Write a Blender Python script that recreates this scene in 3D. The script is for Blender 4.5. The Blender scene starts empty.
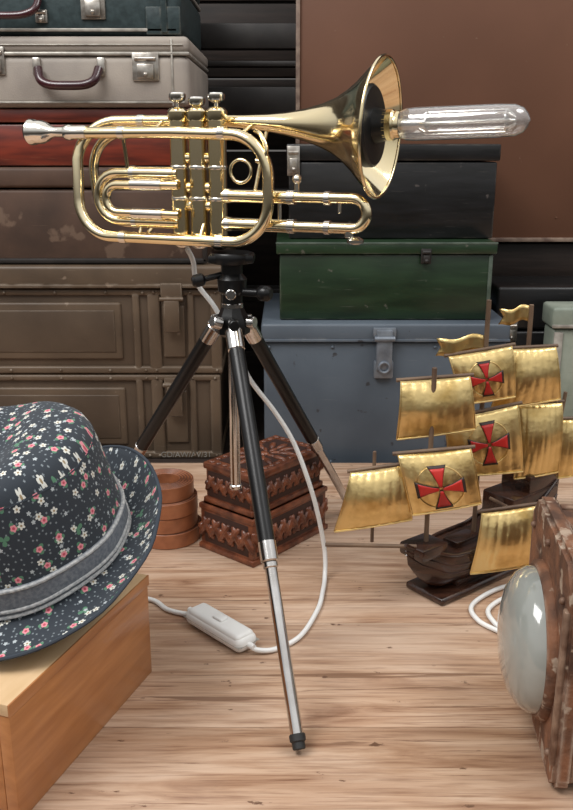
import bpy, bmesh, math, random
from mathutils import Vector, Matrix, noise
random.seed(4)
V=Vector; R=math.radians; pi=math.pi

# ---------------------------------------------------------------- materials
def mat(name,c1,c2=None,rough=.5,metal=0.,scale=20,stretch=(1,1,1),bump=0.,lo=.35,hi=.65,detail=5,rvar=0.,coat=0.,spec=None,bscale=None,spots=None,wear=None,scr=.28):
    m=bpy.data.materials.new(name);m.use_nodes=True;nt=m.node_tree;N=nt.nodes;L=nt.links
    b=N['Principled BSDF'];b.inputs['Roughness'].default_value=rough;b.inputs['Metallic'].default_value=metal
    b.inputs['Coat Weight'].default_value=coat
    if spec is not None:b.inputs['Specular IOR Level'].default_value=spec
    if c2 is None:c2=tuple(x*.82 for x in c1)
    tc=N.new('ShaderNodeTexCoord');mp=N.new('ShaderNodeMapping');mp.inputs['Scale'].default_value=stretch
    L.new(tc.outputs['Object'],mp.inputs['Vector'])
    n=N.new('ShaderNodeTexNoise');n.inputs['Scale'].default_value=scale;n.inputs['Detail'].default_value=detail
    L.new(mp.outputs[0],n.inputs['Vector'])
    r=N.new('ShaderNodeValToRGB');r.color_ramp.elements[0].position=lo;r.color_ramp.elements[1].position=hi
    r.color_ramp.elements[0].color=(*c2,1);r.color_ramp.elements[1].color=(*c1,1)
    L.new(n.outputs['Fac'],r.inputs[0]);col=r.outputs[0]
    def over(fac,c):
        nonlocal col
        mx=N.new('ShaderNodeMixRGB');mx.inputs[2].default_value=(*c,1);L.new(fac,mx.inputs[0]);L.new(col,mx.inputs[1]);col=mx.outputs[0]
    def thr(sc,st,a,bb,det=6,amt=1.):
        mp3=N.new('ShaderNodeMapping');mp3.inputs['Scale'].default_value=st;L.new(tc.outputs['Object'],mp3.inputs[0])
        n3=N.new('ShaderNodeTexNoise');n3.inputs['Scale'].default_value=sc;n3.inputs['Detail'].default_value=det
        L.new(mp3.outputs[0],n3.inputs['Vector'])
        r3=N.new('ShaderNodeMapRange');r3.inputs['From Min'].default_value=a;r3.inputs['From Max'].default_value=bb;r3.inputs['To Max'].default_value=amt
        L.new(n3.outputs['Fac'],r3.inputs['Value']);return r3.outputs[0]
    if spots:
        over(thr(spots[1],(1,1,1),spots[2],spots[2]+.04),spots[0])
    if wear:
        over(thr(5,(4,4,60),.66,.74,5,scr),wear)       # long scratches
        over(thr(9,(50,9,6),.70,.76,5,scr*.7),wear)
        bv=N.new('ShaderNodeBevel');bv.samples=4;bv.inputs['Radius'].default_value=.005;ge=N.new('ShaderNodeNewGeometry')
        dt=N.new('ShaderNodeVectorMath');dt.operation='DOT_PRODUCT';L.new(bv.outputs[0],dt.inputs[0]);L.new(ge.outputs['Normal'],dt.inputs[1])
        mr=N.new('ShaderNodeMapRange');mr.inputs['From Min'].default_value=.985;mr.inputs['From Max'].default_value=.90;L.new(dt.outputs['Value'],mr.inputs['Value'])
        mu=N.new('ShaderNodeMath');mu.operation='MULTIPLY';L.new(mr.outputs[0],mu.inputs[0]);L.new(thr(28,(1,1,1),.47,.60,6,.8),mu.inputs[1])
        over(mu.outputs[0],wear)
    L.new(col,b.inputs['Base Color'])
    if rvar:
        mr=N.new('ShaderNodeMapRange');mr.inputs['To Min'].default_value=rough+rvar;mr.inputs['To Max'].default_value=max(0.02,rough-rvar)
        L.new(n.outputs['Fac'],mr.inputs['Value']);L.new(mr.outputs[0],b.inputs['Roughness'])
    if bump:
        src=n.outputs['Fac']
        if bscale:
            n2=N.new('ShaderNodeTexNoise');n2.inputs['Scale'].default_value=bscale;n2.inputs['Detail'].default_value=4
            L.new(tc.outputs['Object'],n2.inputs['Vector']);src=n2.outputs['Fac']
        bp=N.new('ShaderNodeBump');bp.inputs['Strength'].default_value=bump;bp.inputs['Distance'].default_value=.002
        L.new(src,bp.inputs['Height']);L.new(bp.outputs[0],b.inputs['Normal'])
    return m

BRASS=mat('polished_brass',(.94,.81,.54),(.89,.74,.45),.11,1,scale=14,rvar=.04)
SILVER=mat('nickel_plate',(.88,.84,.76),(.76,.72,.64),.15,1,scale=30)
CHROME=mat('chrome_tube',(.70,.69,.68),(.50,.48,.46),.17,1,scale=20)
BLACK=mat('black_enamel',(.007,.007,.008),(.005,.005,.005),.32,0,spec=.35)
RUBBER=mat('black_rubber',(.015,.015,.015),None,.6)
SOCKET=mat('black_bakelite',(.008,.008,.008),None,.4)
WHITEPL=mat('white_plastic',(.80,.80,.78),(.74,.74,.72),.35)
OLDBRASS=mat('aged_sail_brass',(.82,.62,.28),(.50,.33,.11),.33,1,scale=26,bump=.35,rvar=.08,lo=.28,hi=.50,bscale=110)
SAILRED=mat('red_enamel',(.55,.03,.02),(.40,.01,.01),.4)
SAILDARK=mat('dark_outline_enamel',(.03,.015,.01),None,.5)
WALNUT=mat('walnut_hull',(.055,.022,.013),(.020,.009,.006),.25,0,scale=14,stretch=(1,6,6),coat=.3)
SPAR=mat('spar_wood',(.20,.13,.08),(.1,.06,.04),.5)
RUST=mat('rusted_iron',(.23,.10,.05),(.075,.036,.022),.78,.15,scale=30,bump=.9,spots=((.36,.27,.20),45,.60),bscale=120,wear=(.42,.34,.27))
RUSTL=mat('worn_iron_rim',(.30,.20,.14),(.13,.065,.04),.6,.3,scale=60,bump=.6)
MILK=mat('lens_glass',(.50,.51,.47),(.38,.40,.37),.14,0,scale=8,coat=.8)
MILK.node_tree.nodes['Principled BSDF'].inputs['Transmission Weight'].default_value=.30
LEATHER=mat('tan_leather',(.40,.15,.065),(.26,.09,.04),.42,0,scale=40)
LEATHD=mat('leather_cut_edge',(.14,.05,.025),(.09,.03,.015),.6,0,scale=40)
CARVED=mat('carved_sheesham',(.21,.065,.028),(.075,.021,.010),.33,0,scale=60,bump=.4,coat=.15)
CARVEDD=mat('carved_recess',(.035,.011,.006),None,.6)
BOXW=mat('orange_pine',(.44,.185,.062),(.33,.125,.038),.36,0,scale=9,stretch=(5,1.0,9),bump=.1,coat=.3)
BOXT=mat('pale_pine_edge',(.66,.47,.28),(.54,.36,.19),.5,0,scale=9,stretch=(5,1,9))
TEAL=mat('teal_leathercloth',(.032,.050,.053),(.018,.030,.032),.5,0,scale=90,bump=.3,spec=.3,wear=(.12,.12,.10))
GREYC=mat('grey_leathercloth',(.36,.315,.27),(.28,.245,.215),.5,0,scale=14,bump=.2,bscale=400,spec=.3,wear=(.20,.15,.11))
RIM=mat('suitcase_rim',(.46,.43,.38),(.26,.24,.21),.4,.3,scale=50)
MAROON=mat('maroon_handle',(.05,.008,.012),(.03,.005,.008),.25,0,coat=.4)
REDBOX=mat('red_varnished_wood',(.20,.030,.014),(.09,.015,.009),.38,0,scale=12,stretch=(1,8,8),coat=.1,wear=(.28,.12,.07),scr=.4)
BRCASE=mat('brown_fibre_case',(.095,.055,.038),(.050,.031,.023),.55,0,scale=9,bump=.2,spots=((.13,.085,.06),22,.62),spec=.3,wear=(.20,.14,.10))
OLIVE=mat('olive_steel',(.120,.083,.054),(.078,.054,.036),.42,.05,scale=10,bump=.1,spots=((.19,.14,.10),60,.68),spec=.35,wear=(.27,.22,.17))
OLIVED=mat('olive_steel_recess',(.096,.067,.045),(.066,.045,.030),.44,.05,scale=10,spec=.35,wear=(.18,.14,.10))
DARKST=mat('dark_steel',(.03,.026,.024),(.018,.016,.015),.5,.3,scale=20)
BLKBOX=mat('black_painted_wood',(.012,.012,.013),(.006,.006,.006),.3,0,scale=14,stretch=(1,6,6),bump=.1,spots=((.07,.06,.055),45,.70),wear=(.11,.095,.08),scr=.22)
GREENB=mat('green_painted_wood',(.018,.040,.018),(.009,.022,.010),.32,0,scale=10,stretch=(1,5,5),bump=.15,spots=((.09,.09,.07),50,.68),wear=(.14,.15,.12))
GREENL=mat('green_lid_wear',(.09,.115,.09),(.04,.06,.045),.4,0,scale=40)
BLUEB=mat('blue_grey_steel',(.100,.122,.148),(.066,.082,.102),.42,0,scale=6,bump=.15,spots=((.04,.04,.045),40,.66),spec=.35,wear=(.20,.21,.22),scr=.2)
BROWNP=mat('brown_painted_panel',(.155,.070,.041),(.122,.055,.032),.5,0,scale=3,bump=.06,spots=((.23,.15,.11),80,.74),spec=.25)
BATTEN=mat('worn_batten',(.28,.2,.15),(.13,.08,.06),.5,0,scale=40)
GREYGR=mat('grey_green_box',(.26,.29,.24),(.18,.21,.17),.5,0,scale=20,wear=(.1,.1,.08))
DARKW=mat('dark_stained_wood',(.030,.020,.016),(.014,.010,.008),.55,0,scale=8,stretch=(1,9,9),bump=.3,spec=.3)
CONC=mat('grey_floor_stone',(.22,.21,.20),(.14,.13,.12),.8,0,scale=6)
STEEL=mat('dull_latch_steel',(.58,.55,.50),(.33,.29,.25),.32,.9,scale=80)
BLUEST=mat('latch_blue_steel',(.24,.27,.31),(.16,.18,.21),.36,.5,scale=60)
PEARL=mat('pearl_inlay',(.8,.78,.74),None,.2,0,coat=.5)
BAND=mat('hat_band_ribbon',(.19,.205,.225),(.11,.125,.15),.75,0,scale=300,bump=.3)
CORDG=mat('hat_cord_trim',(.46,.46,.45),(.26,.27,.28),.8,0,scale=300,bump=.3)
FIL=mat('filament_wire',(.85,.83,.80),None,.22,1)

def glass():
    m=bpy.data.materials.new('clear_bulb_glass');m.use_nodes=True;b=m.node_tree.nodes['Principled BSDF']
    b.inputs['Base Color'].default_value=(.97,.97,.96,1);b.inputs['Roughness'].default_value=.02
    b.inputs['Transmission Weight'].default_value=.90;b.inputs['IOR'].default_value=1.5;b.inputs['Coat Weight'].default_value=.6
    return m
GLASS=glass()

def tablewood():
    m=bpy.data.materials.new('worn_table_planks');m.use_nodes=True;nt=m.node_tree;N=nt.nodes;L=nt.links;b=N['Principled BSDF']
    tc=N.new('ShaderNodeTexCoord');oi=N.new('ShaderNodeObjectInfo')
    ad=N.new('ShaderNodeVectorMath');ad.operation='MULTIPLY_ADD';L.new(oi.outputs['Random'],ad.inputs[0]);ad.inputs[1].default_value=(7,0,5);L.new(tc.outputs['Object'],ad.inputs[2])
    def noi(st,sc,det=6,dist=0,off=(0,0,0)):
        mp=N.new('ShaderNodeMapping');mp.inputs['Scale'].default_value=st;mp.inputs['Location'].default_value=off;L.new(ad.outputs[0],mp.inputs[0])
        n=N.new('ShaderNodeTexNoise');n.inputs['Scale'].default_value=sc;n.inputs['Detail'].default_value=det;n.inputs['Distortion'].default_value=dist;n.inputs['Roughness'].default_value=.6;L.new(mp.outputs[0],n.inputs['Vector']);return n.outputs['Fac']
    def ramp(f,stops):
        r=N.new('ShaderNodeValToRGB');e=r.color_ramp.elements
        e[0].position,e[0].color=stops[0][0],(*stops[0][1],1);e[1].position,e[1].color=stops[-1][0],(*stops[-1][1],1)
        for p,c in stops[1:-1]:
            q=e.new(p);q.color=(*c,1)
        L.new(f,r.inputs[0]);return r.outputs[0]
    def mix(f,a,bb,mode='MIX'):
        x=N.new('ShaderNodeMixRGB');x.blend_type=mode
        for s,i in ((f,0),(a,1),(bb,2)):
            if isinstance(s,(int,float)):x.inputs[i].default_value=s
            elif isinstance(s,tuple):x.inputs[i].default_value=(*s,1)
            else:L.new(s,x.inputs[i])
        return x.outputs[0]
    g1=noi((1,9,9),4.2,9,1.1);g2=noi((1,22,24),14,8,.2);big=noi((1,2.2,2),3.2,3)
    base=ramp(g1,[(.32,(.27,.145,.085)),(.43,(.415,.255,.160)),(.56,(.515,.350,.240)),(.72,(.575,.415,.305))])
    fine=ramp(g2,[(.34,(.52,.42,.36)),(.50,(1,1,1))])
    c=mix(.8,base,fine,'MULTIPLY')
    c=mix(ramp(big,[(.42,(0,0,0)),(.70,(.5,.5,.5))]),c,(.575,.44,.345))
    mpw=N.new('ShaderNodeMapping');mpw.inputs['Scale'].default_value=(.55,5.0,5.0);L.new(ad.outputs[0],mpw.inputs[0])
    wv=N.new('ShaderNodeTexWave');wv.wave_type='BANDS';wv.bands_direction='Y';wv.inputs['Scale'].default_value=3.2;wv.inputs['Distortion'].default_value=7;wv.inputs['Detail'].default_value=4;wv.inputs['Detail Scale'].default_value=1.2;L.new(mpw.outputs[0],wv.inputs['Vector'])
    c=mix(ramp(wv.outputs['Fac'],[(.0,(.33,.33,.33)),(.20,(0,0,0))]),c,(.30,.165,.095))
    streak=ramp(noi((1,22,26),4,8,.6,(3,1,0)),[(.615,(0,0,0)),(.65,(.85,.85,.85))])
    c=mix(streak,c,(.19,.10,.058))
    spots=ramp(noi((1,1.8,1),34,5,0,(1,4,2)),[(.665,(0,0,0)),(.70,(1,1,1))]);c=mix(spots,c,(.13,.065,.038))
    L.new(c,b.inputs['Base Color'])
    rr=N.new('ShaderNodeMapRange');rr.inputs['To Min'].default_value=.34;rr.inputs['To Max'].default_value=.60;L.new(g1,rr.inputs[0]);L.new(rr.outputs[0],b.inputs['Roughness'])
    bp=N.new('ShaderNodeBump');bp.inputs['Strength'].default_value=.35;bp.inputs['Distance'].default_value=.0015;L.new(g2,bp.inputs['Height']);L.new(bp.outputs[0],b.inputs['Normal'])
    return m
TABLE=tablewood()

def floral():
    m=bpy.data.materials.new('floral_print_cotton');m.use_nodes=True;nt=m.node_tree;N=nt.nodes;L=nt.links;b=N['Principled BSDF'];b.inputs['Roughness'].default_value=.85
    b.inputs['Sheen Weight'].default_value=.1
    uv=N.new('ShaderNodeUVMap');uv.uv_map='fabric'
    def mth(op,a,bb=None):
        x=N.new('ShaderNodeMath');x.operation=op
        for i,s in enumerate((a,bb)):
            if s is None:continue
            if isinstance(s,(int,float)):x.inputs[i].default_value=s
            else:L.new(s,x.inputs[i])
        return x.outputs[0]
    def layer(scale,off,r,pet,amp):
        mp=N.new('ShaderNodeMapping');mp.inputs['Location'].default_value=off;mp.inputs['Scale'].default_value=(scale,scale,1);L.new(uv.outputs[0],mp.inputs[0])
        v=N.new('ShaderNodeTexVoronoi');v.voronoi_dimensions='2D';v.inputs['Scale'].default_value=1;v.inputs['Randomness'].default_value=.85;L.new(mp.outputs[0],v.inputs['Vector'])
        d=N.new('ShaderNodeVectorMath');d.operation='SUBTRACT';L.new(mp.outputs[0],d.inputs[0]);L.new(v.outputs['Position'],d.inputs[1])
        s=N.new('ShaderNodeSeparateXYZ');L.new(d.outputs[0],s.inputs[0]);sc=N.new('ShaderNodeSeparateColor');L.new(v.outputs['Color'],sc.inputs[0])
        ang=mth('ADD',mth('ARCTAN2',s.outputs[1],s.outputs[0]),mth('MULTIPLY',sc.outputs[0],6.28))
        pe=mth('ABSOLUTE',mth('COSINE',mth('MULTIPLY',ang,pet/2)))
        rad=mth('MULTIPLY',mth('ADD',mth('MULTIPLY',pe,amp),1-amp),r)
        return mth('LESS_THAN',v.outputs['Distance'],rad),v.outputs['Distance'],sc
    def mix(f,a,c):
        x=N.new('ShaderNodeMixRGB');L.new(f,x.inputs[0])
        if isinstance(a,tuple):x.inputs[1].default_value=(*a,1)
        else:L.new(a,x.inputs[1])
        x.inputs[2].default_value=(*c,1);return x.outputs[0]
    n=N.new('ShaderNodeTexNoise');n.inputs['Scale'].default_value=700;L.new(uv.outputs[0],n.inputs['Vector'])
    S1,_,_=layer(160,(.3,.7,0),.17,4,.5)
    W,dW,cW=layer(76,(0,0,0),.27,5,.5)
    W2,dW2,cV=layer(95,(.4,.2,0),.20,5,.5)
    Lf,_,_=layer(46,(.5,.1,0),.26,3,.85)
    P,dP,cP=layer(46,(.5,.1,0),.150,5,.25)
    c=mix(S1,(.020,.027,.037),(.18,.21,.23))
    pk=mth('GREATER_THAN',cP.outputs[1],.32)
    c=mix(mth('MULTIPLY',Lf,mth('GREATER_THAN',cP.outputs[1],.25)),c,(.08,.20,.12))
    c=mix(mth('MULTIPLY',W2,mth('GREATER_THAN',cV.outputs[2],.75)),c,(.40,.44,.46))
    wk=mth('GREATER_THAN',cW.outputs[1],.66)
    c=mix(mth('MULTIPLY',W,wk),c,(.62,.62,.57))
    c=mix(mth('MULTIPLY',mth('LESS_THAN',dW,.08),wk),c,(.30,.22,.12))
    c=mix(mth('MULTIPLY',P,pk),c,(.68,.25,.29))
    c=mix(mth('MULTIPLY',mth('LESS_THAN',dP,.06),pk),c,(.48,.06,.10))
    L.new(c,b.inputs['Base Color'])
    bp=N.new('ShaderNodeBump');bp.inputs['Strength'].default_value=.15;bp.inputs['Distance'].default_value=.001;L.new(n.outputs['Fac'],bp.inputs['Height']);L.new(bp.outputs[0],b.inputs['Normal'])
    return m
FLORAL=floral()
NAVY=mat('navy_piping',(.03,.04,.055),None,.8)

# ---------------------------------------------------------------- geometry helpers
def empty(name,loc=(0,0,0),rotz=0):
    o=bpy.data.objects.new(name,None);o.empty_display_size=.02;o.location=loc;o.rotation_euler=(0,0,rotz)
    bpy.context.collection.objects.link(o);return o
def obj(name,parts,m,parent=None,local=False,ang=38,solid=0):
    vs=[];fs=[]
    for v,f in parts:
        k=len(vs);vs+=[tuple(p) for p in v];fs+=[tuple(i+k for i in q) for q in f]
    me=bpy.data.meshes.new(name);me.from_pydata(vs,[],fs);me.validate()
    bm=bmesh.new();bm.from_mesh(me);bmesh.ops.recalc_face_normals(bm,faces=bm.faces);bm.to_mesh(me);bm.free()
    me.polygons.foreach_set('use_smooth',[True]*len(me.polygons))
    me.set_sharp_from_angle(angle=R(ang))
    me.materials.append(m)
    o=bpy.data.objects.new(name,me);bpy.context.collection.objects.link(o)
    if solid:
        s=o.modifiers.new('thickness','SOLIDIFY');s.thickness=solid;s.offset=0
    if parent:
        o.parent=parent
        if not local:
            o.matrix_parent_inverse=(Matrix.Translation(parent.location)@Matrix.Rotation(parent.rotation_euler.z,4,'Z')).inverted()
    return o
def box(x0,x1,y0,y1,z0,z1,bev=.002,seg=2,M=None):
    bm=bmesh.new();bmesh.ops.create_cube(bm,size=1)
    for v in bm.verts:v.co=V(((x0+x1)/2+v.co.x*(x1-x0),(y0+y1)/2+v.co.y*(y1-y0),(z0+z1)/2+v.co.z*(z1-z0)))
    b=min(bev,.45*min(x1-x0,y1-y0,z1-z0))
    if b>0:bmesh.ops.bevel(bm,geom=bm.edges[:]+bm.verts[:],offset=b,segments=seg,affect='EDGES',profile=.5)
    bm.verts.index_update()
    v=[(M@q.co if M else q.co.copy()) for q in bm.verts];f=[tuple(x.index for x in q.verts) for q in bm.faces];bm.free();return v,f
def frame(t):
    t=t.normalized();a=V((0,0,1)) if abs(t.z)<.9 else V((1,0,0));n=t.cross(a).normalized();return n,t.cross(n)
def sweep(pts,rad,n=12,closed=False):
    P=[V(p) for p in pts];k=len(P);rad=rad if isinstance(rad,(list,tuple)) else [rad]*k
    T=[]
    for i in range(k):
        a=P[(i-1)%k] if (closed or i>0) else P[i];b=P[(i+1)%k] if (closed or i<k-1) else P[i];T.append((b-a).normalized())
    nn,_=frame(T[0]);vs=[];fs=[]
    for i in range(k):
        nn=(nn-T[i]*nn.dot(T[i])).normalized();bb=T[i].cross(nn)
        for j in range(n):
            a=2*pi*j/n;vs.append(P[i]+(nn*math.cos(a)+bb*math.sin(a))*rad[i])
    for i in range(k if closed else k-1):
        i2=(i+1)%k
        for j in range(n):
            j2=(j+1)%n;fs.append((i*n+j,i*n+j2,i2*n+j2,i2*n+j))
    if not closed:fs.append(tuple(range(n)));fs.append(tuple((k-1)*n+j for j in range(n)))
    return vs,fs
def cat(pts,k=8):
    P=[V(p) for p in pts];P=[P[0]*2-P[1]]+P+[P[-1]*2-P[-2]];o=[]
    for i in range(1,len(P)-2):
        a,b,c,d=P[i-1:i+3]
        for j in range(k):
            t=j/k;o.append(.5*((2*b)+(c-a)*t+(2*a-5*b+4*c-d)*t*t+(3*b-a-3*c+d)*t**3))
    o.append(P[-2]);return o
def lathe(prof,org,d,n=32,cap=True):
    org=V(org);d=V(d).normalized();a,b=frame(d);vs=[];fs=[]
    for h,r in prof:
        for j in range(n):
            t=2*pi*j/n;vs.append(org+d*h+(a*math.cos(t)+b*math.sin(t))*max(r,1e-5))
    for i in range(len(prof)-1):
        for j in range(n):
            j2=(j+1)%n;fs.append((i*n+j,i*n+j2,(i+1)*n+j2,(i+1)*n+j))
    if cap:fs.append(tuple(range(n)));fs.append(tuple((len(prof)-1)*n+j for j in range(n)))
    return vs,fs
def cyl(a,b,r,n=20,ch=.0):
    a=V(a);b=V(b);L=(b-a).length;c=min(r*.15,L*.2)
    return lathe([(0,r-c),(c,r),(L-c,r),(L,r-c)],a,b-a,n)
def ball(c,r,sx=1,sy=1,sz=1,n=16,M=None):
    bm=bmesh.new();bmesh.ops.create_uvsphere(bm,u_segments=n,v_segments=max(6,n//2),radius=r);bm.verts.index_update()
    v=[]
    for q in bm.verts:
        p=V((q.co.x*sx,q.co.y*sy,q.co.z*sz));p=(M@p if M else p)+V(c);v.append(p)
    f=[tuple(x.index for x in q.verts) for q in bm.faces];bm.free();return v,f
def arc(c,r,a0,a1,plane='xz',n=10,ry=None):
    o=[]
    for i in range(n+1):
        a=R(a0+(a1-a0)*i/n);o.append((c[0]+r*math.cos(a),c[1],c[2]+r*math.sin(a)))
    return o

# ---------------------------------------------------------------- room shell
obj('floor',[box(-3,3,-1.5,2.6,-.80,-.75,0)],CONC)
wb=empty('wall_back',(0,2.2,-.75))
obj('wall_boards',[box(-2.2,2.2,2.15,2.2,-.75+i*.16,-.75+i*.16+.156,.004) for i in range(16)],DARKW,wb)
rk=empty('steel_shelving_rack',(.0,2.0,-.75))
obj('beams',[box(-.45,.9,1.98,2.02,z,z+h,.003) for z,h in ((.60,.06),(.70,.012),(.735,.05),(.42,.03),(.20,.03))],DARKST,rk)
obj('uprights',[box(x,x+.04,2.02,2.06,-.75,1.3,.003) for x in (-.45,.86)],DARKST,rk)
# ---------------------------------------------------------------- table
tb=empty('wooden_table',(0,.9,-.75))
ys=[.34,.545,.735,.93,1.135,1.31,1.475]
for i in range(6):
    obj('plank_%d'%(i+1),[box(-1.05,1.15,ys[i]+.0004,ys[i+1]-.0004,-.035,0,.0008)],TABLE,tb)
obj('apron',[box(-1.0,1.1,.38,.40,-.13,-.036,.002),box(-1.0,1.1,1.41,1.43,-.13,-.036,.002)],BOXT,tb)
obj('legs',[box(x,x+.06,y,y+.06,-.75,-.036,.004) for x in (-1.0,1.04) for y in (.40,1.35)],BOXT,tb)
sb=empty('storage_bench',(0,1.8,-.75))
obj('bench_top',[box(-1.1,1.2,1.485,2.12,-.07,-.02,.003)],DARKW,sb)
obj('bench_legs',[box(x,x+.07,y,y+.07,-.75,-.07,.003) for x in (-1.08,0,1.1) for y in (1.5,2.0)],DARKW,sb)

# ---------------------------------------------------------------- trunks / cases
def latch(x,y,z,w=.03,h=.04,sc=1):
    return [box(x-w/2,x+w/2,y-.004,y+.001,z-h/2,z+h/2,.0015),box(x-w*.32,x+w*.32,y-.009,y-.003,z-h*.42,z+h*.1,.002),
            cyl((x-w*.4,y-.006,z+h*.28),(x+w*.4,y-.006,z+h*.28),.0035,10),ball((x,y-.009,z-h*.28),.004,n=8)]
def handle(x,y,z,w,drop,r=.006):
    pts=[(x-w/2,y-.006,z),(x-w/2+.006,y-.018,z-drop*.7),(x-w*.28,y-.022,z-drop),(x,y-.023,z-drop*1.05),(x+w*.28,y-.022,z-drop),(x+w/2-.006,y-.018,z-drop*.7),(x+w/2,y-.006,z)]
    return sweep(cat(pts,6),r,10)

# teal suitcase
s=empty('teal_suitcase',(-.42,1.7,.716))
obj('shell',[box(-.72,-.172,1.56,1.92,.716,.80,.014,4),box(-.72,-.172,1.56,1.92,.803,.87,.014,4)],TEAL,s)
obj('rim',[box(-.7205,-.1715,1.558,1.922,.798,.805,.003),box(-.70,-.18,1.557,1.56,.722,.727,.001)],RIM,s)
obj('latches',latch(-.315,1.56,.765,.04,.05)+latch(-.60,1.56,.765,.04,.05)+latch(-.40,1.56,.745,.02,.02),STEEL,s)
obj('carry_handle',[handle(-.46,1.56,.775,.12,.03)],MAROON,s)
obj('corner_patch',[box(-.23,-.173,1.557,1.562,.717,.76,.003),box(-.205,-.195,1.555,1.562,.72,.86,.001)],TEAL,s)
# grey suitcase
s=empty('grey_suitcase',(-.42,1.72,.604))
obj('shell',[box(-.72,-.160,1.55,1.92,.604,.686,.013,4),box(-.72,-.160,1.55,1.92,.689,.7145,.009,4)],GREYC,s)
obj('rim',[box(-.7205,-.1593,1.548,1.9205,.6845,.6905,.0025),box(-.71,-.17,1.5475,1.551,.610,.613,.001),box(-.71,-.17,1.5475,1.551,.7,.702,.0008)],RIM,s)
obj('latches',latch(-.232,1.55,.667,.044,.044)+latch(-.478,1.55,.676,.03,.044)+[box(-.418,-.404,1.544,1.551,.652,.682,.003),box(-.312,-.298,1.544,1.551,.652,.682,.003)],STEEL,s)
obj('carry_handle',[handle(-.358,1.548,.664,.10,.026,.0075)],MAROON,s)
obj('stitching',[box(-.19,-.187,1.548,1.551,.606,.71,.0008)],RIM,s)
# red box
s=empty('red_wooden_case',(-.42,1.72,.509))
obj('body',[box(-.75,-.150,1.565,1.93,.509,.577,.003)],REDBOX,s)
obj('lid',[box(-.753,-.147,1.562,1.933,.580,.602,.003)],REDBOX,s)
obj('hasp',latch(-.52,1.563,.575,.03,.035),STEEL,s)
# brown fibre case
s=empty('brown_fibre_case',(-.42,1.72,.343))
obj('body',[box(-.78,-.142,1.56,1.94,.343,.47,.006,3)],BRCASE,s)
obj('lid',[box(-.785,-.138,1.556,1.944,.473,.507,.006,3)],BRCASE,s)
obj('edge_binding',[box(-.782,-.140,1.5565,1.562,.343,.352,.002),box(-.148,-.139,1.5565,1.562,.345,.47,.002)],DARKST,s)
obj('catch',latch(-.56,1.557,.468,.03,.04),STEEL,s)
# olive steel trunks
def steeltrunk(name,z0,z1,x1,lid):
    s=empty(name,(-.45,1.74,z0));h=z1-z0;y=1.55
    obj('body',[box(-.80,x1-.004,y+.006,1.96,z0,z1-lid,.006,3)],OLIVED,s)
    zt=z1-lid
    ribs=[box(-.802,x1,y,1.965,z0,z0+.014,.004,3),box(-.802,x1,y,1.965,zt-.012,zt,.004,3)]
    for xa,xb in ((-.62,-.60),(-.275,-.262),(-.248,-.225),(-.178,-.165),(x1-.020,x1)):
        ribs.append(box(xa,xb,y,y+.012,z0+.008,zt-.006,.004,3))
    ribs+=[box(-.59,-.295,y+.001,y+.012,z0+.026,zt-.024,.008,4),box(-.222,-.182,y+.002,y+.01,z0+.03,zt-.03,.006,3)]
    obj('ribs',ribs,OLIVE,s)
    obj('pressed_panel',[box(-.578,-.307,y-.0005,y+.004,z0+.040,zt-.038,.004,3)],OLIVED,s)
    if lid:
        obj('lid',[box(-.806,x1+.004,y-.006,1.97,zt+.001,z1,.007,4),box(-.80,x1,y-.009,y-.004,zt+.003,zt+.009,.002)],OLIVE,s)
    obj('latch',[box(-.222,-.184,y-.012,y+.002,zt-.022,zt+.012*(1 if lid else -.2),.003),box(-.217,-.189,y-.016,y-.008,zt-.075,zt-.018,.003),cyl((-.224,y-.012,zt-.016),(-.182,y-.012,zt-.016),.004,10)],OLIVE,s)
    rv=[ball((x,y-.001,z),.0028,n=8) for x in (-.59,-.5,-.41,-.32,-.255,-.236,-.171,x1-.010) for z in (z0+.007,zt-.006)]
    obj('rivets',rv,OLIVE,s)
    return s
s=steeltrunk('olive_steel_trunk',-.02,.142,-.120,0)
cu=bpy.data.curves.new('stencil','FONT');cu.body='GD/AW/AV/31';cu.size=.015;cu.extrude=.0002
o=bpy.data.objects.new('stencil_lettering',cu);o.location=(-.235,1.5492,-.0165);o.rotation_euler=(pi/2,0,0);cu.materials.append(RIM);bpy.context.collection.objects.link(o)
o.parent=s;o.matrix_parent_inverse=Matrix.Translation(s.location).inverted()
steeltrunk('olive_steel_trunk',.144,.341,-.116,.042)
# right: blue steel trunk
s=empty('blue_steel_trunk',(.17,1.65,-.02))
obj('body',[box(-.040,.385,1.503,1.82,-.02,.214,.005,3)],BLUEB,s)
obj('lid',[box(-.044,.389,1.498,1.825,.215,.247,.005,3),box(-.044,.389,1.4965,1.50,.215,.220,.001)],BLUEB,s)
obj('hasp',[box(.150,.190,1.492,1.5,.225,.241,.002),box(.156,.184,1.488,1.4985,.165,.238,.003),box(.153,.187,1.493,1.504,.150,.182,.003),cyl((.152,1.489,.222),(.188,1.489,.222),.005,10),sweep(arc((.17,1.486,.172),.009,0,360,n=16)[:-1],.0025,8,True)],BLUEST,s)
obj('rivets',[ball((x,1.502,z),.003,n=8) for x in (-.03,.08,.26,.375) for z in (-.008,.205)],BLUEB,s)
# green trunk
s=empty('green_wooden_trunk',(.17,1.65,.248))
obj('body',[box(-.012,.357,1.53,1.80,.248,.362,.003)],GREENB,s)
obj('lid',[box(-.018,.363,1.524,1.806,.363,.383,.003)],GREENB,s)
obj('lid_edge_wear',[box(-.0183,.3633,1.5235,1.53,.380,.3834,.001),box(.350,.357,1.5285,1.532,.2485,.361,.001)],GREENL,s)
obj('hasp',latch(.24,1.5245,.36,.018,.026),DARKST,s)
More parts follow.
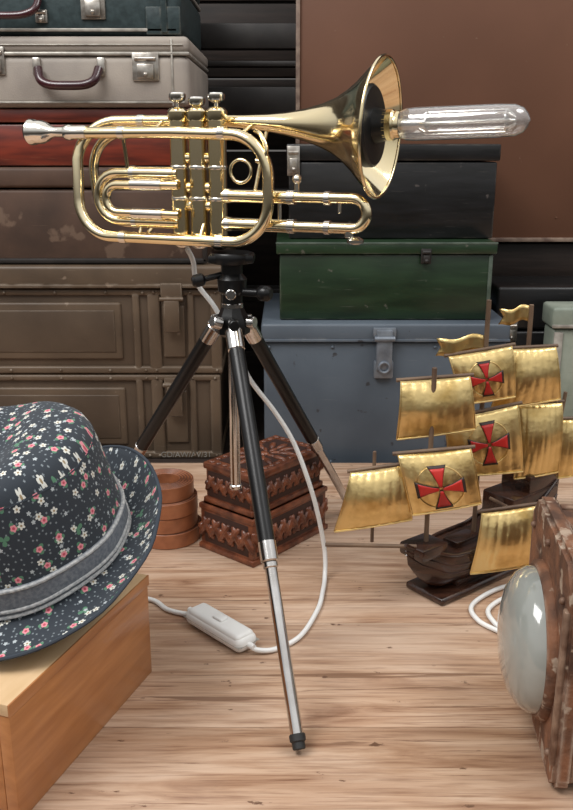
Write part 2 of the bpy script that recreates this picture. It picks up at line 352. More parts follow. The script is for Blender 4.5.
# black box
s=empty('black_wooden_box',(.17,1.7,.384))
obj('body',[box(.004,.366,1.582,1.80,.384,.515,.003)],BLKBOX,s)
obj('lid',[box(.000,.370,1.578,1.804,.517,.545,.003)],BLKBOX,s)
obj('latch',latch(-.0+.012,1.578,.517,.022,.05),STEEL,s)
# brown chest standing behind
s=empty('brown_painted_chest',(.42,1.95,.352))
obj('panel_body',[box(.022,.90,1.83,2.12,.352,.98,.004)],BROWNP,s)
obj('battens',[box(.018,.026,1.824,1.834,.352,.98,.001),box(.02,.90,1.822,1.832,.352,.360,.001)],BATTEN,s)
obj('screws',[ball((x,1.829,z),.0022,sy=.4,n=10) for x in (.06,.30,.55,.80) for z in (.40,.90)],BROWNP,s)
s=empty('dark_wooden_crate',(.5,1.95,-.02))
obj('slats',[box(.0,.92,1.84,2.11,-.02+i*.093,-.02+i*.093+.088,.003) for i in range(4)],DARKW,s)
s=empty('grey_green_storage_box',(.6,1.58,-.02))
obj('body',[box(.470,.86,1.52,1.58,-.02,.232,.005,3)],GREYGR,s)
obj('lid',[box(.465,.865,1.515,1.585,.234,.272,.006,3)],GREYGR,s)
obj('corner_straps',[box(.471,.487,1.517,1.522,-.015,.228,.002),box(.465,.865,1.5135,1.5165,.236,.242,.001)],RIM,s)
obj('latch',latch(.60,1.516,.232,.03,.045),STEEL,s)
s=empty('black_tool_case',(.46,1.70,.0))
obj('shell',[box(.40,.88,1.66,1.81,-.02,.20,.006,3),box(.40,.88,1.66,1.81,.203,.285,.006,3)],BLKBOX,s)
obj('catch',latch(.43,1.66,.20,.025,.04)+latch(.60,1.66,.20,.025,.04),STEEL,s)

# ---------------------------------------------------------------- tripod
T0=V((-.062,1.0,0))
t=empty('camera_tripod',(-.062,1.0,0))
def seg(a,b,f0,f1,r,n=20):
    a=V(a);b=V(b);return cyl(a.lerp(b,f0),a.lerp(b,f1),r,n)
blk=[];chr_=[];rub=[]
for A,B in (((-.060,.978,.345),(.012,.694,.006)),((-.046,1.012,.345),(.101,1.255,.006)),((-.082,1.008,.345),(-.285,1.208,.006))):
    blk+=[seg(A,B,.05,.555,.0088)]
    chr_+=[seg(A,B,.0,.06,.0098),seg(A,B,.55,.60,.0092),seg(A,B,.60,.615,.0078),seg(A,B,.61,.975,.0062)]
    rub+=[seg(A,B,.968,.985,.0078),seg(A,B,.980,1.0,.0062)]
    A=V(A);chr_+=[box(A.x-.006,A.x+.006,A.y-.006,A.y+.006,.335,.357,.002)]
cx,cy=T0.x,T0.y
chr_+=[cyl((cx,cy,.148),(cx,cy,.34),.0062),cyl((cx,cy,.144),(cx,cy,.15),.008),cyl((cx,cy,.366),(cx,cy,.373),.0125)]
blk+=[lathe([(0,.014),(.004,.020),(.018,.021),(.026,.016),(.034,.0125)],(cx,cy,.334),(0,0,1),8),
      lathe([(0,.0115),(.012,.0115),(.016,.016),(.030,.017),(.036,.012),(.046,.012),(.048,.023),(.053,.0245),(.058,.0245),(.060,.023)],(cx,cy,.370),(0,0,1),28),
      box(cx-.026,cx+.026,cy-.018,cy+.018,.419,.4285,.003),
      cyl((cx+.010,cy-.006,.386),(cx+.034,cy-.016,.386),.0045),lathe([(0,.006),(.004,.009),(.012,.009),(.016,.006)],(cx+.030,cy-.014,.386),(1,-.4,0),12),
      cyl((cx-.010,cy,.405),(cx-.034,cy-.008,.400),.0035),lathe([(0,.004),(.003,.0075),(.012,.0075),(.015,.005)],(cx-.030,cy-.008,.401),(-1,-.3,-.2),12),
      cyl((cx,cy-.015,.352),(cx+.004,cy-.034,.352),.006)]
chr_+=[cyl((cx-.012,cy-.02,.352),(cx-.022,cy-.026,.356),.007),cyl((cx+.018,cy-.010,.352),(cx+.026,cy-.014,.352),.007),cyl((cx,cy-.028,.386),(cx,cy-.014,.386),.006)]
obj('black_leg_tubes_and_head',blk,BLACK,t);obj('chrome_leg_tubes',chr_,CHROME,t);obj('rubber_feet',rub,RUBBER,t)

# ---------------------------------------------------------------- cornet lamp (local mm: u along the horn, d depth, v up)
cl=empty('cornet_lamp',(-.0625,1.0,.432),-R(23))
def C(u,v,d=0):return V((u/1000*(1.045 if u<0 else 1.012),d/1000,(v-432)/1000))
def CP(l):return [C(*p) for p in l]
def carc(cu,cv,r,a0,a1,d0,d1=None,n=12):
    d1=d0 if d1 is None else d1;o=[]
    for i in range(n+1):
        a=R(a0+(a1-a0)*i/n);o.append((cu+r*math.cos(a),cv+r*math.sin(a),d0+(d1-d0)*i/n))
    return o
mm=.001;BR=[];SI=[]
# leadpipe, front bow, bottom pipe, rear bow, bell tail
path=[(-182,559,-16),(-60,559,-16),(8,557,-16)]+carc(8,512,45,90,0,-16)[1:]+carc(8,488,45,0,-90,-16)+[(-60,443,-16)]+carc(-143,486,43,270,180,-16,-10)+carc(-143,529,43,180,90,-8,12)+[(-90,572,14),(-10,571,15)]
BR.append(sweep(CP(path),6.4*mm,18))
# second inner bow
path=[(-60,560,14)]+carc(-136,516,44,90,180,14)+carc(-136,499,42,180,270,14)+[(-60,457,14)]
BR.append(sweep(CP(path),6*mm,16))
# first valve slide, outer and inner loops
BR.append(sweep(CP([(-58,515,-8)]+carc(-134,488,27,90,270,-8)+[(-58,461,-8)]),6*mm,16))
BR.append(sweep(CP([(-50,503,-22)]+carc(-126,487,15.5,90,270,-22)+[(-50,471,-22)]),5*mm,16))
for v in (515,461):BR.append(sweep(CP([(-112,v,-8),(-62,v,-8)]),7.4*mm,16));SI.append(sweep(CP([(-116,v,-8),(-110,v,-8)]),8.2*mm,16))
for v in (503,471):SI.append(sweep(CP([(-108,v,-22),(-70,v,-22)]),6.3*mm,16))
# third valve slide to the right
BR.append(sweep(CP([(-12,492,-2)]+carc(142,477,15.5,90,-90,-2)+[(-12,461,-2)]),5.8*mm,16))
for v in (492,461.5):
    BR.append(sweep(CP([(-5,v,-2),(72,v,-2)]),7.2*mm,16))
    SI.append(sweep(CP([(70,v,-2),(78,v,-2)]),8*mm,16));SI.append(sweep(CP([(112,v,-2),(118,v,-2)]),7.6*mm,16));SI.append(sweep(CP([(-4,v,-2),(2,v,-2)]),8*mm,16))
SI+= [cyl(C(80,496,-2),C(80,508,-2),3*mm),ball(C(80,511,-2),5.5*mm),cyl(C(139,461,-2),C(139,452,-2),5*mm),lathe([(0,.004),(.003,.009),(.006,.009),(.008,.006)],C(146,453,-2),(0,0,-1),16),
      cyl(C(128,477,-2),C(128,490,-2),2*mm),cyl(C(60,466,-2),C(60,488,-2),2.2*mm)]
# ferrules
for u,v,d in ((-120,559,-16),(0,558,-16),(-5,443,-16),(-125,443,-16),(-112,572,13),(-40,571,15)):SI.append(sweep(CP([(u-4,v,d),(u+4,v,d)]),7.4*mm,18))
# braces
for a,b in (((-85,559,-16),(-85,572,14)),((20,556,-16),(24,568,15)),((-100,443,-16),(-100,457,14)),((-30,443,-16),(-30,461,-4)),((30,492,-2),(38,560,14)),((-120,515,-8),(-120,559,-16)),((-105,461,-8),(-105,443,-16))):
    BR.append(cyl(C(*a),C(*b),2.2*mm,12))
# valves
for i,u in enumerate((-60,-37,-14)):
    BR.append(lathe([(0,.0102),(.128,.0102)],C(u,445,0),(0,0,1),28))
    SI.append(lathe([(0,.004),(.001,.007),(.004,.0112),(.012,.0116),(.014,.0105)],C(u,432,0),(0,0,1),28))
    BR.append(lathe([(0,.0112),(.002,.0118),(.010,.0118),(.013,.009),(.015,.005)],C(u,571,0),(0,0,1),28))
    for vv in (486,520):SI.append(lathe([(0,.0104),(.001,.011),(.003,.011),(.004,.0104)],C(u,vv,0),(0,0,1),28))
    dv=(0,-5,-1)[i]
    SI.append(cyl(C(u,583,0),C(u,594+dv,0),2.4*mm));SI.append(lathe([(0,.003),(.003,.0085),(.006,.0095),(.009,.0095),(.010,.0085)],C(u,590+dv,0),(0,0,1),28))
for v in (480,500,532):
    BR.append(cyl(C(-60,v,2),C(-14,v,2),6*mm))
BR.append(cyl(C(-72,572,14),C(-60,556,2),5*mm))
# finger ring and pinky hook
BR.append(sweep([C(22+12*math.cos(a),519+12*math.sin(a),-18) for a in [2*pi*i/28 for i in range(28)]],1.8*mm,10,True))
BR.append(sweep(cat(CP([(34,560,-6),(44,556,-14),(52,542,-18),(48,530,-18),(40,530,-18)]),6),2.4*mm,10))
# mouthpiece
SI.append(lathe([(-.001,.006),(-.002,.0095),(-.001,.0130),(.002,.0150),(.006,.0146),(.009,.0132),(.017,.0134),(.024,.0108),(.030,.0068),(.036,.0056),(.046,.0060),(.060,.0066)],C(-242,560,-16),(1,0,0),36))
SI.append(lathe([(0,.0075),(.002,.0088),(.008,.0088),(.010,.0075),(.028,.0078),(.030,.007)],C(-194,559.5,-16),(1,0,0),28))
# bell
k_=.945
bp=[(-12,6.8),(10,7.6),(40,9.9),(62,13.0),(84,18),(102,24),(118,31.5),(131,41),(142,51),(151,61),(158,68.5),(163.5,73),(165,74.5)]
bin_=[(165,73.7),(163,72),(157,66.2),(149.8,59),(140.5,49.5),(129,39),(115,29),(98,20)]
bax=V((1,0,-.048)).normalized();bo=C(0,570.5,15)
BR.append(lathe([(a*mm*1.016,b*mm*k_) for a,b in bp+bin_],bo,bax,80))
ba,bb_=frame(bax);rc=bo+bax*.1677
BR.append(sweep([rc+(ba*math.cos(a)+bb_*math.sin(a))*.0742*k_ for a in [2*pi*i/80 for i in range(80)]],1.7*mm,10,True))
obj('brass_tubing_and_bell',BR,BRASS,cl,True);obj('nickel_fittings',SI,SILVER,cl,True)
obj('pearl_buttons',[lathe([(0,.0072),(.0008,.0068)],C(u,600.2+dv,0),(0,0,1),24) for u,dv in ((-60,0),(-37,-5),(-14,-1))],PEARL,cl,True)
# lamp socket + tubular bulb
ax=V((1,0,.03));so=C(120,564,15)
obj('lamp_socket',[lathe([(0,.010),(.002,.016),(.022,.019),(.026,.036),(.029,.0415),(.037,.0415),(.0395,.039),(.040,.018),(.050,.0155),(.053,.0155)],so,ax,48)],SOCKET,cl,True)
obj('bulb_base',[lathe([(0,.0125),(.003,.0155),(.012,.0155),(.014,.0138),(.018,.0138),(.020,.0128)],so+ax*.047,ax,36)],BRASS,cl,True)
b0=so+ax*.063
outp=[(0,.0115),(.004,.0135),(.010,.0158),(.020,.0163),(.100,.0160),(.118,.0150),(.126,.0115),(.130,.0065),(.132,.001)]
inp=[(.1312,.001),(.1292,.006),(.1252,.0106),(.1175,.0141),(.100,.0151),(.020,.0154),(.010,.0149),(.004,.0126),(.001,.0106)]
obj('bulb_glass',[lathe(outp+inp,b0,ax,40,False)],GLASS,cl,True)
a_,b_=frame(ax)
fil=[cyl(b0+ax*.0,b0+ax*.03,.0060,14)]
for k in range(8):
    an=2*pi*k/8;q=a_*math.cos(an)*.0105+b_*math.sin(an)*.0105
    fil.append(sweep([b0+ax*.02+q*.3,b0+ax*.03+q,b0+ax*.11+q,b0+ax*.118+q*.4],.0008,6))
fil.append(cyl(b0+ax*.02,b0+ax*.118,.0022,8));fil.append(lathe([(0,.003),(.001,.0115),(.002,.0115),(.003,.003)],b0+ax*.030,ax,20));fil.append(lathe([(0,.003),(.001,.011),(.002,.011),(.003,.003)],b0+ax*.108,ax,20))
obj('filament',fil,FIL,cl,True)

# cord with inline switch
cd=empty('lamp_cord_with_switch',(-.03,.95,0))
pts=[(-.115,1.030,.430),(-.110,1.04,.415),(-.106,1.045,.387),(-.085,1.045,.357),(-.064,1.05,.31),(-.045,1.05,.268),(-.015,1.055,.225),(.008,1.055,.186),(.026,1.05,.14),(.040,1.05,.09),(.050,1.05,.035),(.050,1.035,.006),(.046,1.0,.0035),(.038,.955,.0035),(.016,.895,.0035),(-.012,.868,.0035),(-.032,.862,.006),(-.040,.866,.009)]
obj('white_flex',[sweep(cat(pts,8),.0030,10),sweep(cat([(-.112,.938,.009),(-.122,.944,.004),(-.145,.955,.0035),(-.168,.979,.0035),(-.21,.985,.0035),(-.30,.98,.0035)],8),.0030,10)],WHITEPL,cd)
M=Matrix.Translation((-.0765,.902,.0))@Matrix.Rotation(R(-46),4,'Z')
obj('inline_switch',[box(-.050,.050,-.0155,.0155,.001,.020,.009,5,M),box(-.046,.046,-.0135,.0135,.008,.0225,.006,4,M),lathe([(0,.004),(.012,.0035)],M@V((.046,0,.010)),M.to_3x3()@V((1,0,0)),12),lathe([(0,.004),(.012,.0035)],M@V((-.046,0,.010)),M.to_3x3()@V((-1,0,0)),12)],WHITEPL,cd)
obj('switch_rocker',[box(-.008,.008,-.006,.006,.019,.0255,.002,3,M)],WHITEPL,cd)
obj('switch_seam',[box(-.0505,.0505,-.0158,.0158,.0102,.0109,.0003,1,M)],RIM,cd)
c2=empty('white_power_cable',(.25,.98,0))
obj('flex',[sweep(cat([(.36,1.06,.0035),(.320,1.031,.0035),(.267,1.005,.0035),(.228,.965,.0035),(.228,.93,.0035),(.247,.905,.0035),(.262,.89,.0035)],8),.003,10),sweep(cat([(.37,1.03,.0035),(.32,1.005,.0035),(.275,.985,.0035),(.246,.955,.0035),(.246,.925,.0035),(.256,.905,.0035),(.27,.885,.0035)],8),.003,10)],WHITEPL,c2)

# ---------------------------------------------------------------- wooden box + hat
wbx=empty('wooden_box',(-.2238,.608,0),R(-19.5))
# local +y runs along the right-hand face, local -x is the width
Wd,Ln,H=.25,.235,.116
obj('side_panels',[box(-.012,0,0,Ln,0,H-.012,.0012),box(-Wd,-Wd+.012,0,Ln,0,H-.012,.0012),box(-Wd+.012,-.012,0,.012,0,H-.012,.0012),box(-Wd+.012,-.012,Ln-.012,Ln,0,H-.012,.0012)],BOXW,wbx,True)
obj('top_panel',[box(-Wd-.001,.0,-.001,Ln+.001,H-.0118,H,.0015)],BOXT,wbx,True)
obj('top_edge_banding',[box(-.0005,.0012,-.001,Ln+.001,H-.0118,H-.0003,.0005)],BOXW,wbx,True)

HX,HY=-.251,.797
ht=empty('floral_trilby_hat',(HX,HY,.116))
HM=Matrix.Translation((HX,HY,.162))@Matrix.Rotation(R(-10),4,'Y')@Matrix.Rotation(R(10.5),4,'X')
EY=1.12
def curl(ph):
    c=math.cos(ph-R(35));return .034*max(0,c)**1.5-.008*max(0,math.cos(ph-R(230)))
rings=[('brim',1-i/8,0) for i in range(8)]+[('side',.094,.0),('side',.0945,.008),('side',.0942,.03),('side',.0925,.055),('side',.0905,.076),('side',.0885,.092),('side',.0865,.105),('side',.083,.115),('side',.077,.122),('side',.069,.126),('top',.060,.1285),('top',.048,.1305),('top',.034,.1315),('top',.020,.132),('top',.008,.132)]
def hat_loc(ph,ring):
    kind,a,b=ring
    if kind=='brim':
        r=.094+(.134-.094)*a;z=curl(ph)*a**1.5-.004*math.sin(pi*a)
    else:
        r=a;z=b
        x=r*math.cos(ph);k=max(0,1-(r/.088)**2) if b>.110 else 0;z-=.016*math.exp(-(x/.024)**2)*k
    return V((r*math.cos(ph),r*math.sin(ph)*EY,z))
def wob(p,kind):return V((0,0,noise.noise(p*(12 if kind=='brim' else 18))*.0035))+V((noise.noise(p*22+V((5,0,0)))*.002,0,0))
n=72;vs=[];fs=[]
for r_ in rings:
    for j in range(n):
        p=HM@hat_loc(2*pi*j/n,r_);vs.append(p+wob(p,r_[0]))
for i in range(len(rings)-1):
    for j in range(n):
        j2=(j+1)%n;fs.append((i*n+j,i*n+j2,(i+1)*n+j2,(i+1)*n+j))
fs.append(tuple((len(rings)-1)*n+j for j in range(n)))
ho=obj('hat_body',[(vs,fs)],FLORAL,ht,ang=80,solid=.0022)
uvl=ho.data.uv_layers.new(name='fabric')
al=[0]
for i in range(1,len(rings)):al.append(al[-1]+(hat_loc(0.9,rings[i])-hat_loc(0.9,rings[i-1])).length)
for poly in ho.data.polygons:
    idx=[ho.data.loops[l].vertex_index for l in poly.loop_indices];rg=[k//n for k in idx];sg=[k%n for k in idx]
    wrap=(max(sg)-min(sg))>n/2
    kind='brim' if min(rg)<8 else ('top' if min(rg)>=14 else 'side')
    for l,rr,ss in zip(poly.loop_indices,rg,sg):
        s_=ss+(n if wrap and ss<n/2 else 0);ph=2*pi*s_/n
        if kind=='side':uvl.data[l].uv=(ph*.097,al[rr])
        else:
            q=hat_loc(ph,rings[rr]);uvl.data[l].uv=(q.x+(2 if kind=='top' else 4),q.y)
def ringpts(r,z,k=72):
    o=[]
    for j in range(k):
        p=HM@V((r*math.cos(2*pi*j/k),r*math.sin(2*pi*j/k)*EY*.998,z));o.append(p+wob(p,'s'))
    return o
bv=[];bf=[]
for r_,z_ in [(.0960,.004),(.0972,.008),(.0970,.028),(.0955,.032)]:bv+=ringpts(r_,z_)
for i in range(3):
    for j in range(n):bf.append((i*n+j,i*n+(j+1)%n,(i+1)*n+(j+1)%n,(i+1)*n+j))
obj('band_ribbon',[(bv,bf)],BAND,ht,solid=.0012)
obj('band_cords',[sweep(ringpts(.0975,z),.0019,8,True) for z in (.0045,.010,.030)],CORDG,ht)
obj('crown_seam',[sweep(ringpts(.0872,.1035),.0011,6,True)],NAVY,ht)
bpz=[]
for j in range(n):
    p=HM@hat_loc(2*pi*j/n,('brim',1.0,0));bpz.append(p+wob(p,'brim'))
obj('brim_piping',[sweep(bpz,.0019,8,True)],NAVY,ht)

# ---------------------------------------------------------------- leather belt coils
LX,LY=-.171,1.170
lb=empty('coiled_leather_belts',(LX,LY,0))
def strap(cx,cy,r0,pitch,turns,z0,z1,ph,th=.0030,K=200):
    vs=[];fs=[];c=.0006
    for i in range(K+1):
        a=2*pi*turns*i/K+ph;r_=r0-pitch*turns*i/K
        for dr,z in ((0,z0+c),(0,z1-c),(-c,z1),(-th+c,z1),(-th,z1-c),(-th,z0+c),(-th+c,z0),(-c,z0)):
            vs.append((cx+(r_+dr)*math.cos(a),cy+(r_+dr)*math.sin(a),z))
    for i in range(K):
        for j in range(8):
            j2=(j+1)%8;fs.append((i*8+j,i*8+j2,(i+1)*8+j2,(i+1)*8+j))
    fs.append(tuple(range(8)));fs.append(tuple(K*8+j for j in range(8)));return vs,fs
offs=((.001,0),(-.002,.001),(.000,-.001),(-.003,.001));r0s=(.049,.048,.046,.043)
for k in range(4):
    z0=.0005+k*.0225;ox,oy=offs[k]
    obj('belt_roll_%d'%(k+1),[strap(LX+ox,LY+oy,r0s[k],.0042,5.2,z0,z0+.0215,k*1.3)],LEATHER,lb,ang=30)
obj('belt_edges',[strap(LX+offs[k][0],LY+offs[k][1],r0s[k]-.0008,.0042,5.2,.0005+k*.0225+.0212,.0005+k*.0225+.0219,k*1.3,.0014) for k in range(4)],LEATHD,lb,ang=30)

# ---------------------------------------------------------------- carved box
cb=empty('carved_wooden_trinket_box',(-.045,1.073,0),R(50))
# local +x along right face, +y to the left-rear
Lx,Ly=.160,.098;Z1=.068;Z2=.128
obj('box_base',[box(0,Lx,0,Ly,0,Z1,.002),box(-.003,Lx+.003,-.003,Ly+.003,0,.008,.002),box(-.002,Lx+.002,-.002,Ly+.002,Z1-.008,Z1,.002)],CARVED,cb,True)
obj('box_lid',[box(.006,Lx-.006,.006,Ly-.006,Z1+.001,Z2-.006,.003),box(.003,Lx-.003,.003,Ly-.003,Z1+.001,Z1+.009,.002),box(.003,Lx-.003,.003,Ly-.003,Z2-.010,Z2,.003),],CARVED,cb,True)
rel=[]
def petalrow(y_or_x,face,z,hh,n0,n1,step):
    x=n0
    while x<n1:
        for s_ in (-1,1):
            Mr=Matrix.Rotation(R(35*s_),4,'Y') if face=='x' else Matrix.Rotation(R(35*s_),4,'X')
            c=(x+s_*step*.2,y_or_x,z) if face=='x' else (y_or_x,x+s_*step*.2,z)
            rel.append(ball(c,hh,*( (.34,.30,1) if face=='x' else (.30,.34,1)),n=8,M=Mr))
        c=(x+step/2,y_or_x,z) if face=='x' else (y_or_x,x+step/2,z)
        rel.append(ball(c,hh*.30,n=8));x+=step
petalrow(0,'x',.034,.019,.014,Lx-.006,.019);petalrow(0,'y',.034,.019,.012,Ly-.006,.0185)
zz=(Z1+Z2)/2
petalrow(.006,'x',zz,.015,.018,Lx-.012,.016);petalrow(.006,'y',zz,.015,.016,Ly-.012,.016)
cxx,cyy=Lx/2,Ly/2
for ring,(rr,cnt,sz) in enumerate(((.028,12,.013),(.014,8,.009))):
    for k in range(cnt):
        a=2*pi*k/cnt;rel.append(ball((cxx+rr*math.cos(a)*1.4,cyy+rr*math.sin(a),Z2+.0005),sz,1,.36,.30,n=8,M=Matrix.Rotation(a,4,'Z')))
rel.append(ball((cxx,cyy,Z2+.001),.007,1,1,.5,n=10))
for i in range(11):
    x=.012+i*(Lx-.024)/10
    for yy in (.012,Ly-.012):rel.append(ball((x,yy,Z2+.0005),.0045,1,1,.4,n=8))
for i in range(7):
    y=.014+i*(Ly-.028)/6
    for xx in (.012,Lx-.012):rel.append(ball((xx,y,Z2+.0005),.0045,1,1,.4,n=8))
obj('carved_relief',rel,CARVED,cb,True)
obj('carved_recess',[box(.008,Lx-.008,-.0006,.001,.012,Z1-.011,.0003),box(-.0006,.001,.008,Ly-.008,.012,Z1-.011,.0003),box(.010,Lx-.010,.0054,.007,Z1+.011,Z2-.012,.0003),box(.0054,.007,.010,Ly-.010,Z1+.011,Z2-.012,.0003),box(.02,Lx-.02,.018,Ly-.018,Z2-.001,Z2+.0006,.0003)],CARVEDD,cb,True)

# ---------------------------------------------------------------- model ship
sh=empty('brass_sailed_model_ship',(.24,1.04,0))
bow=V((.148,.972,0));stern=V((.352,1.132,0));axd=(stern-bow).normalized();per=V((axd.y,-axd.x,0))
SL=(stern-bow).length
def hull():
    K=26;rows=[];
    for i in range(K+1):
        s_=i/K
        w=.036*min(1,math.sin(pi*min(.5,s_*1.15+.03)))**.8*(1-.25*max(0,s_-.7)/.3)
        if s_<.18:w*=(s_/.18)**.6*.9+.1
        top=.058+.022*max(0,(.22-s_)/.22)**1.2+.05*max(0,(s_-.55)/.45)**1.3
        bot=.010+.045*max(0,(.20-s_)/.20)**1.6+.02*max(0,(s_-.85)/.15)
        row=[]
        for k in range(-6,7):
            f=k/6;a=abs(f);yy=math.copysign(w*math.sin(a*pi/2)**.75,f) if f else 0;zz=bot+(top-bot)*(1-math.cos(a*pi/2))**.9
            if a>.8:yy*=1-.10*(a-.8)/.2
            row.append(bow+axd*(SL*s_-(.012*(zz-bot)/.07 if s_<.1 else 0))+per*yy+V((0,0,zz)))
        rows.append(row)
    vs=[p for r_ in rows for p in r_];fs=[];m_=13
    for i in range(K):
        for k in range(12):fs.append((i*m_+k,i*m_+k+1,(i+1)*m_+k+1,(i+1)*m_+k))
        fs.append((i*m_,(i+1)*m_,(i+1)*m_+12,i*m_+12))
    fs.append(tuple(range(13)));fs.append(tuple(K*m_+k for k in range(13)))
    return (vs,fs),rows
hm,rows=hull()
obj('hull',[hm],WALNUT,sh,ang=50)
wales=[]
for idx in (0,1,2,12,11,10):
    rr=.0022 if idx in (0,12) else .0013
    wales.append(sweep([r_[idx]+(V((0,0,.002)) if idx in (0,12) else V()) for r_ in rows],rr,8))
obj('wales_and_rails',wales,WALNUT,sh)
MX=Matrix.Translation(bow)@Matrix.Rotation(math.atan2(axd.y,axd.x),4,'Z')
obj('decks_and_castles',[box(.004,.05,-.020,.020,.062,.078,.003,2,MX),box(.165,.262,-.026,.026,.07,.105,.003,2,MX),box(.20,.266,-.024,.024,.10,.128,.003,2,MX),box(.075,.12,-.012,.012,.055,.066,.002,2,MX)],WALNUT,sh)
obj('display_base',[box(.03,.24,-.032,.032,.0,.010,.004,3,MX),box(.07,.20,-.02,.02,.008,.022,.004,3,MX)],WALNUT,sh)
rods=[]
def rod(a,b,r=.0022):rods.append(cyl(a,b,r,10))
rod((.172,.991,.06),(.172,.991,.298),.003);rod((.245,1.056,.06),(.245,1.056,.366),.003);rod((.310,1.102,.09),(.310,1.102,.352),.003);rod((.358,1.125,.10),(.372,1.128,.23),.0025)
rod((.105,.988,.078),(.105,.988,.196),.0022)
rod((.158,.975,.078),(.047,.972,.082),.0026)
def S(c,b,nm,cross=None,ridge=7,top=None):
    TL,TR,BR_,BL=[V(p) for p in c];nu,nv=42,18
    def P(s_,t_,off=0):
        p=TL.lerp(TR,s_).lerp(BL.lerp(BR_,s_),t_)
        bl=b*(math.sin(pi*t_)**.9*(.60+.40*math.sin(pi*s_))+.15*math.sin(pi*s_))
        rg=.0006*abs(math.sin(ridge*pi*s_))+.0006*max(0,math.sin(3*pi*t_))**6
        fl=-.010*max(0,t_-.85)/.15*.6
        return p+V((0,-bl-rg+fl*.6-off,0))
    vs=[P(i/nu,j/nv) for j in range(nv+1) for i in range(nu+1)];fs=[]
    for j in range(nv):
        for i in range(nu):
            k=j*(nu+1)+i;fs.append((k,k+1,k+nu+2,k+nu+1))
    obj(nm,[(vs,fs)],OLDBRASS,sh,ang=60,solid=.0012)
    obj(nm+'_hem',[sweep([P(i/20,1) for i in range(21)],.0014,8),sweep([P(0,i/12) for i in range(13)],.0011,8),sweep([P(1,i/12) for i in range(13)],.0011,8)],OLDBRASS,sh)
    rod(TL+(TL-TR)*.07+V((0,.003,.001)),TR+(TR-TL)*.07+V((0,.003,.001)),.0024)
    if cross:
        s0,t0,rad=cross;W=(TR-TL).length;Hh=(BL-TL).length
        for nm2,gr,mt,off in (('_cross_outline',1.14,SAILDARK,.0022),('_cross',1.0,SAILRED,.0032)):
            parts=[]
            for q in range(4):
                a=q*pi/2;vs=[];fs=[];m_=6
                for i in range(m_+1):
                    for j in range(m_+1):
                        l=(rad*.10+(rad*gr-rad*.10)*i/m_);w=(.13+.55*(i/m_)**1.3)*rad*(j/m_-.5)*(1.0 if gr==1 else 1.28)
                        x=l*math.cos(a)-w*math.sin(a);y=l*math.sin(a)+w*math.cos(a)
                        vs.append(P(s0+x/W,t0+y/Hh,off))
                for i in range(m_):
                    for j in range(m_):
                        k=i*(m_+1)+j;fs.append((k,k+1,k+m_+2,k+m_+1))
                parts.append((vs,fs))
            obj(nm+nm2,parts,mt,sh,solid=.0006)
        ring=[P(s0+rad*1.12*math.cos(2*pi*k/40)/W,t0+rad*1.12*math.sin(2*pi*k/40)/Hh,.0016) for k in range(40)]
        obj(nm+'_ring',[sweep(ring,.0006,6,True)],OLDBRASS,sh)
S([(.077,.98,.172),(.144,.98,.182),(.151,.98,.113),(.058,.98,.097)],.014,'fore_course_sail')
S([(.131,.975,.196),(.216,.975,.204),(.232,.975,.136),(.151,.975,.121)],.014,'fore_course_sail_starboard',(.47,.55,.026))
S([(.135,1.0,.279),(.215,1.0,.285),(.225,1.0,.221),(.132,1.0,.208)],.014,'fore_topsail')
S([(.199,1.05,.297),(.275,1.05,.310),(.283,1.05,.247),(.218,1.05,.237)],.011,'main_topsail',(.50,.52,.020))
S([(.281,1.08,.299),(.338,1.08,.302),(.349,1.08,.235),(.261,1.08,.221)],.013,'mizzen_topsail')
S([(.198,1.05,.215),(.288,1.05,.235),(.300,1.05,.148),(.208,1.05,.141)],.011,'main_course_sail',(.55,.47,.023))
S([(.301,1.09,.224),(.356,1.09,.226),(.358,1.09,.132),(.301,1.09,.122)],.014,'mizzen_course_sail')
S([(.365,1.12,.193),(.418,1.12,.195),(.426,1.12,.121),(.356,1.12,.110)],.010,'spanker_sail')
S([(.241,1.0,.111),(.3105,1.0,.1216),(.3105,1.0,.0437),(.2305,1.0,.030)],.014,'lower_main_sail')
rod((.272,1.003,.118),(.262,1.05,.11));rod((.215,1.003,.030),(.30,1.003,.036));rod((.25,1.003,.032),(.255,1.04,.03))
obj('masts_and_yards',rods,SPAR,sh)
def flag(x0,x1,y,z0,z1,nm):
    vs=[];fs=[];K=14
    for i in range(K+1):
        s_=i/K;x=x1+(x0-x1)*s_;dy=.004*math.sin(s_*7);sag=-.010*s_*s_+.003*math.sin(s_*8)
        notch=.006*max(0,s_-.8)/.2
        for j in range(5):
            t_=j/4;vs.append(V((x+notch*(1-abs(2*t_-1))*-(x0-x1)/abs(x0-x1),y+dy,z0+(z1-z0)*t_+sag*.6)))
    for i in range(K):
        for j in range(4):
            k=i*5+j;fs.append((k,k+1,k+6,k+5))
    obj(nm,[(vs,fs)],OLDBRASS,sh,solid=.0008)
flag(.184,.242,1.056,.300,.322,'main_pennant');flag(.270,.308,1.102,.330,.350,'mizzen_pennant')

# ---------------------------------------------------------------- rusty lantern with bullseye lens
ln=empty('rusty_bullseye_lantern',(.2385,.755,0),R(-5.7))
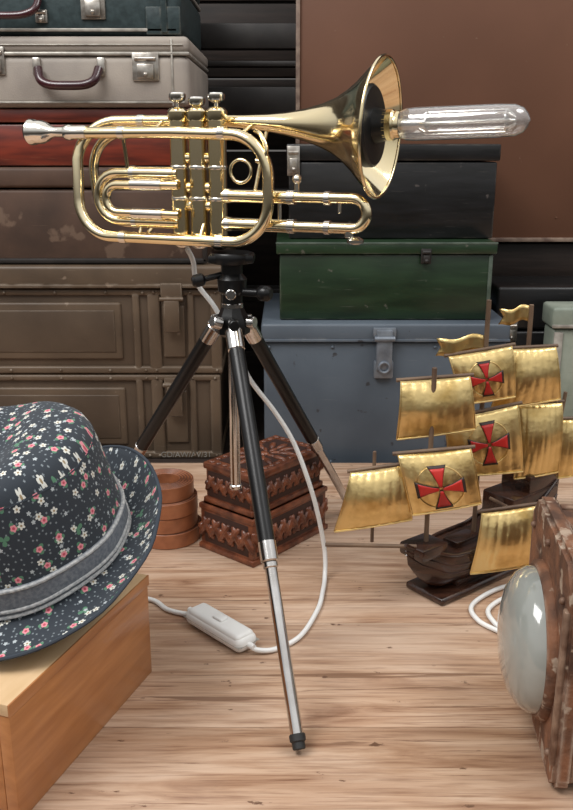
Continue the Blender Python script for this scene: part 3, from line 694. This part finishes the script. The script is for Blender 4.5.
# local: -x faces the lens side, y along face
def prism(x0,x1,y0,y1,z0,z1,ch,bev=.003):
    out=[(y0,z0+ch*.5),(y0+ch*.5,z0),(y1-ch*.5,z0),(y1,z0+ch*.5),(y1,z1-ch),(y1-ch,z1),(y0+ch,z1),(y0,z1-ch)]
    bm=bmesh.new();a=[bm.verts.new((x0,y,z)) for y,z in out];b=[bm.verts.new((x1,y,z)) for y,z in out]
    bm.faces.new(a);bm.faces.new(b[::-1])
    for i in range(8):bm.faces.new((a[i],b[i],b[(i+1)%8],a[(i+1)%8]))
    bmesh.ops.recalc_face_normals(bm,faces=bm.faces)
    bmesh.ops.bevel(bm,geom=bm.edges[:],offset=bev,segments=2,affect='EDGES');bm.verts.index_update()
    v=[q.co.copy() for q in bm.verts];f=[tuple(x.index for x in q.verts) for q in bm.faces];bm.free();return v,f
obj('housing',[prism(.018,.21,-.108,.060,.0,.212,.020),prism(.004,.022,-.118,.068,.002,.218,.022,.004),prism(.20,.218,-.116,.066,.0,.214,.022,.004),box(.04,.19,-.075,.035,.205,.226,.006)],RUST,ln,True)
obj('lens_bezel',[lathe([(0,.069),(-.001,.0735),(.003,.0745),(.007,.0735),(.010,.070),(.010,.066),(.004,.064)],(.006,-.022,.100),(-1,0,0),56)],RUST,ln,True)
obj('seam_strips',[box(.022,.20,y-.005,y+.005,.211,.215,.002) for y in (-.07,-.02,.03)]+[box(.001,.006,-.115,-.105,.03,.18,.002)],RUSTL,ln,True)
obj('rivets',[ball((.003,y,z),.0035,n=10) for y,z in ((-.095,.03),(-.095,.18),(.050,.03),(.050,.185),(-.02,.198))],RUSTL,ln,True)
obj('bullseye_lens',[lathe([(0,.0680),(.007,.0672),(.016,.0615),(.024,.049),(.029,.032),(.0315,.014),(.032,.0005)],(-.003,-.022,.100),(-1,0,0),64)],MILK,ln,True)
obj('top_vent',[lathe([(0,.030),(.012,.030),(.013,.036),(.018,.036),(.030,.012)],(.125,-.02,.222),(0,0,1),32)],RUST,ln,True)

# ---------------------------------------------------------------- light
w=bpy.data.worlds.new('overcast_sky');bpy.context.scene.world=w;w.use_nodes=True;nt=w.node_tree;N=nt.nodes;L=nt.links
bg=N['Background'];tc=N.new('ShaderNodeTexCoord');sp=N.new('ShaderNodeSeparateXYZ');L.new(tc.outputs['Generated'],sp.inputs[0])
rp=N.new('ShaderNodeValToRGB');e=rp.color_ramp.elements
mr=N.new('ShaderNodeMapRange');mr.inputs['From Min'].default_value=-1;L.new(sp.outputs['Z'],mr.inputs[0]);L.new(mr.outputs[0],rp.inputs[0])
e[0].position=.40;e[0].color=(.05,.045,.04,1);e[1].position=.85;e[1].color=(1,.99,.98,1)
q=e.new(.52);q.color=(.18,.17,.16,1);q=e.new(.62);q.color=(.62,.62,.62,1)
L.new(rp.outputs[0],bg.inputs[0]);bg.inputs[1].default_value=.95
def area(name,loc,tgt,sx,sy,e,col=(1,1,1)):
    l=bpy.data.lights.new(name,'AREA');l.shape='RECTANGLE';l.size=sx;l.size_y=sy;l.energy=e;l.color=col
    o=bpy.data.objects.new(name,l);o.location=loc;o.rotation_euler=(V(tgt)-V(loc)).to_track_quat('-Z','Y').to_euler();bpy.context.collection.objects.link(o)
area('skylight_lamp',(-1.1,.2,2.2),(0,1.1,.1),1.3,.9,44,(1,.99,.975))
area('skylight_lamp',(1.3,.6,2.4),(.1,1.2,.1),1.2,.8,20,(1,.99,.98))

cam=bpy.data.cameras.new('camera');co=bpy.data.objects.new('camera',cam);bpy.context.collection.objects.link(co)
co.location=(0,0,.55);co.rotation_euler=(pi/2-math.atan(.3),0,0);cam.lens=880/810*36;cam.sensor_width=36;cam.clip_start=.02
bpy.context.scene.camera=co
bpy.context.scene.view_settings.view_transform='Standard'
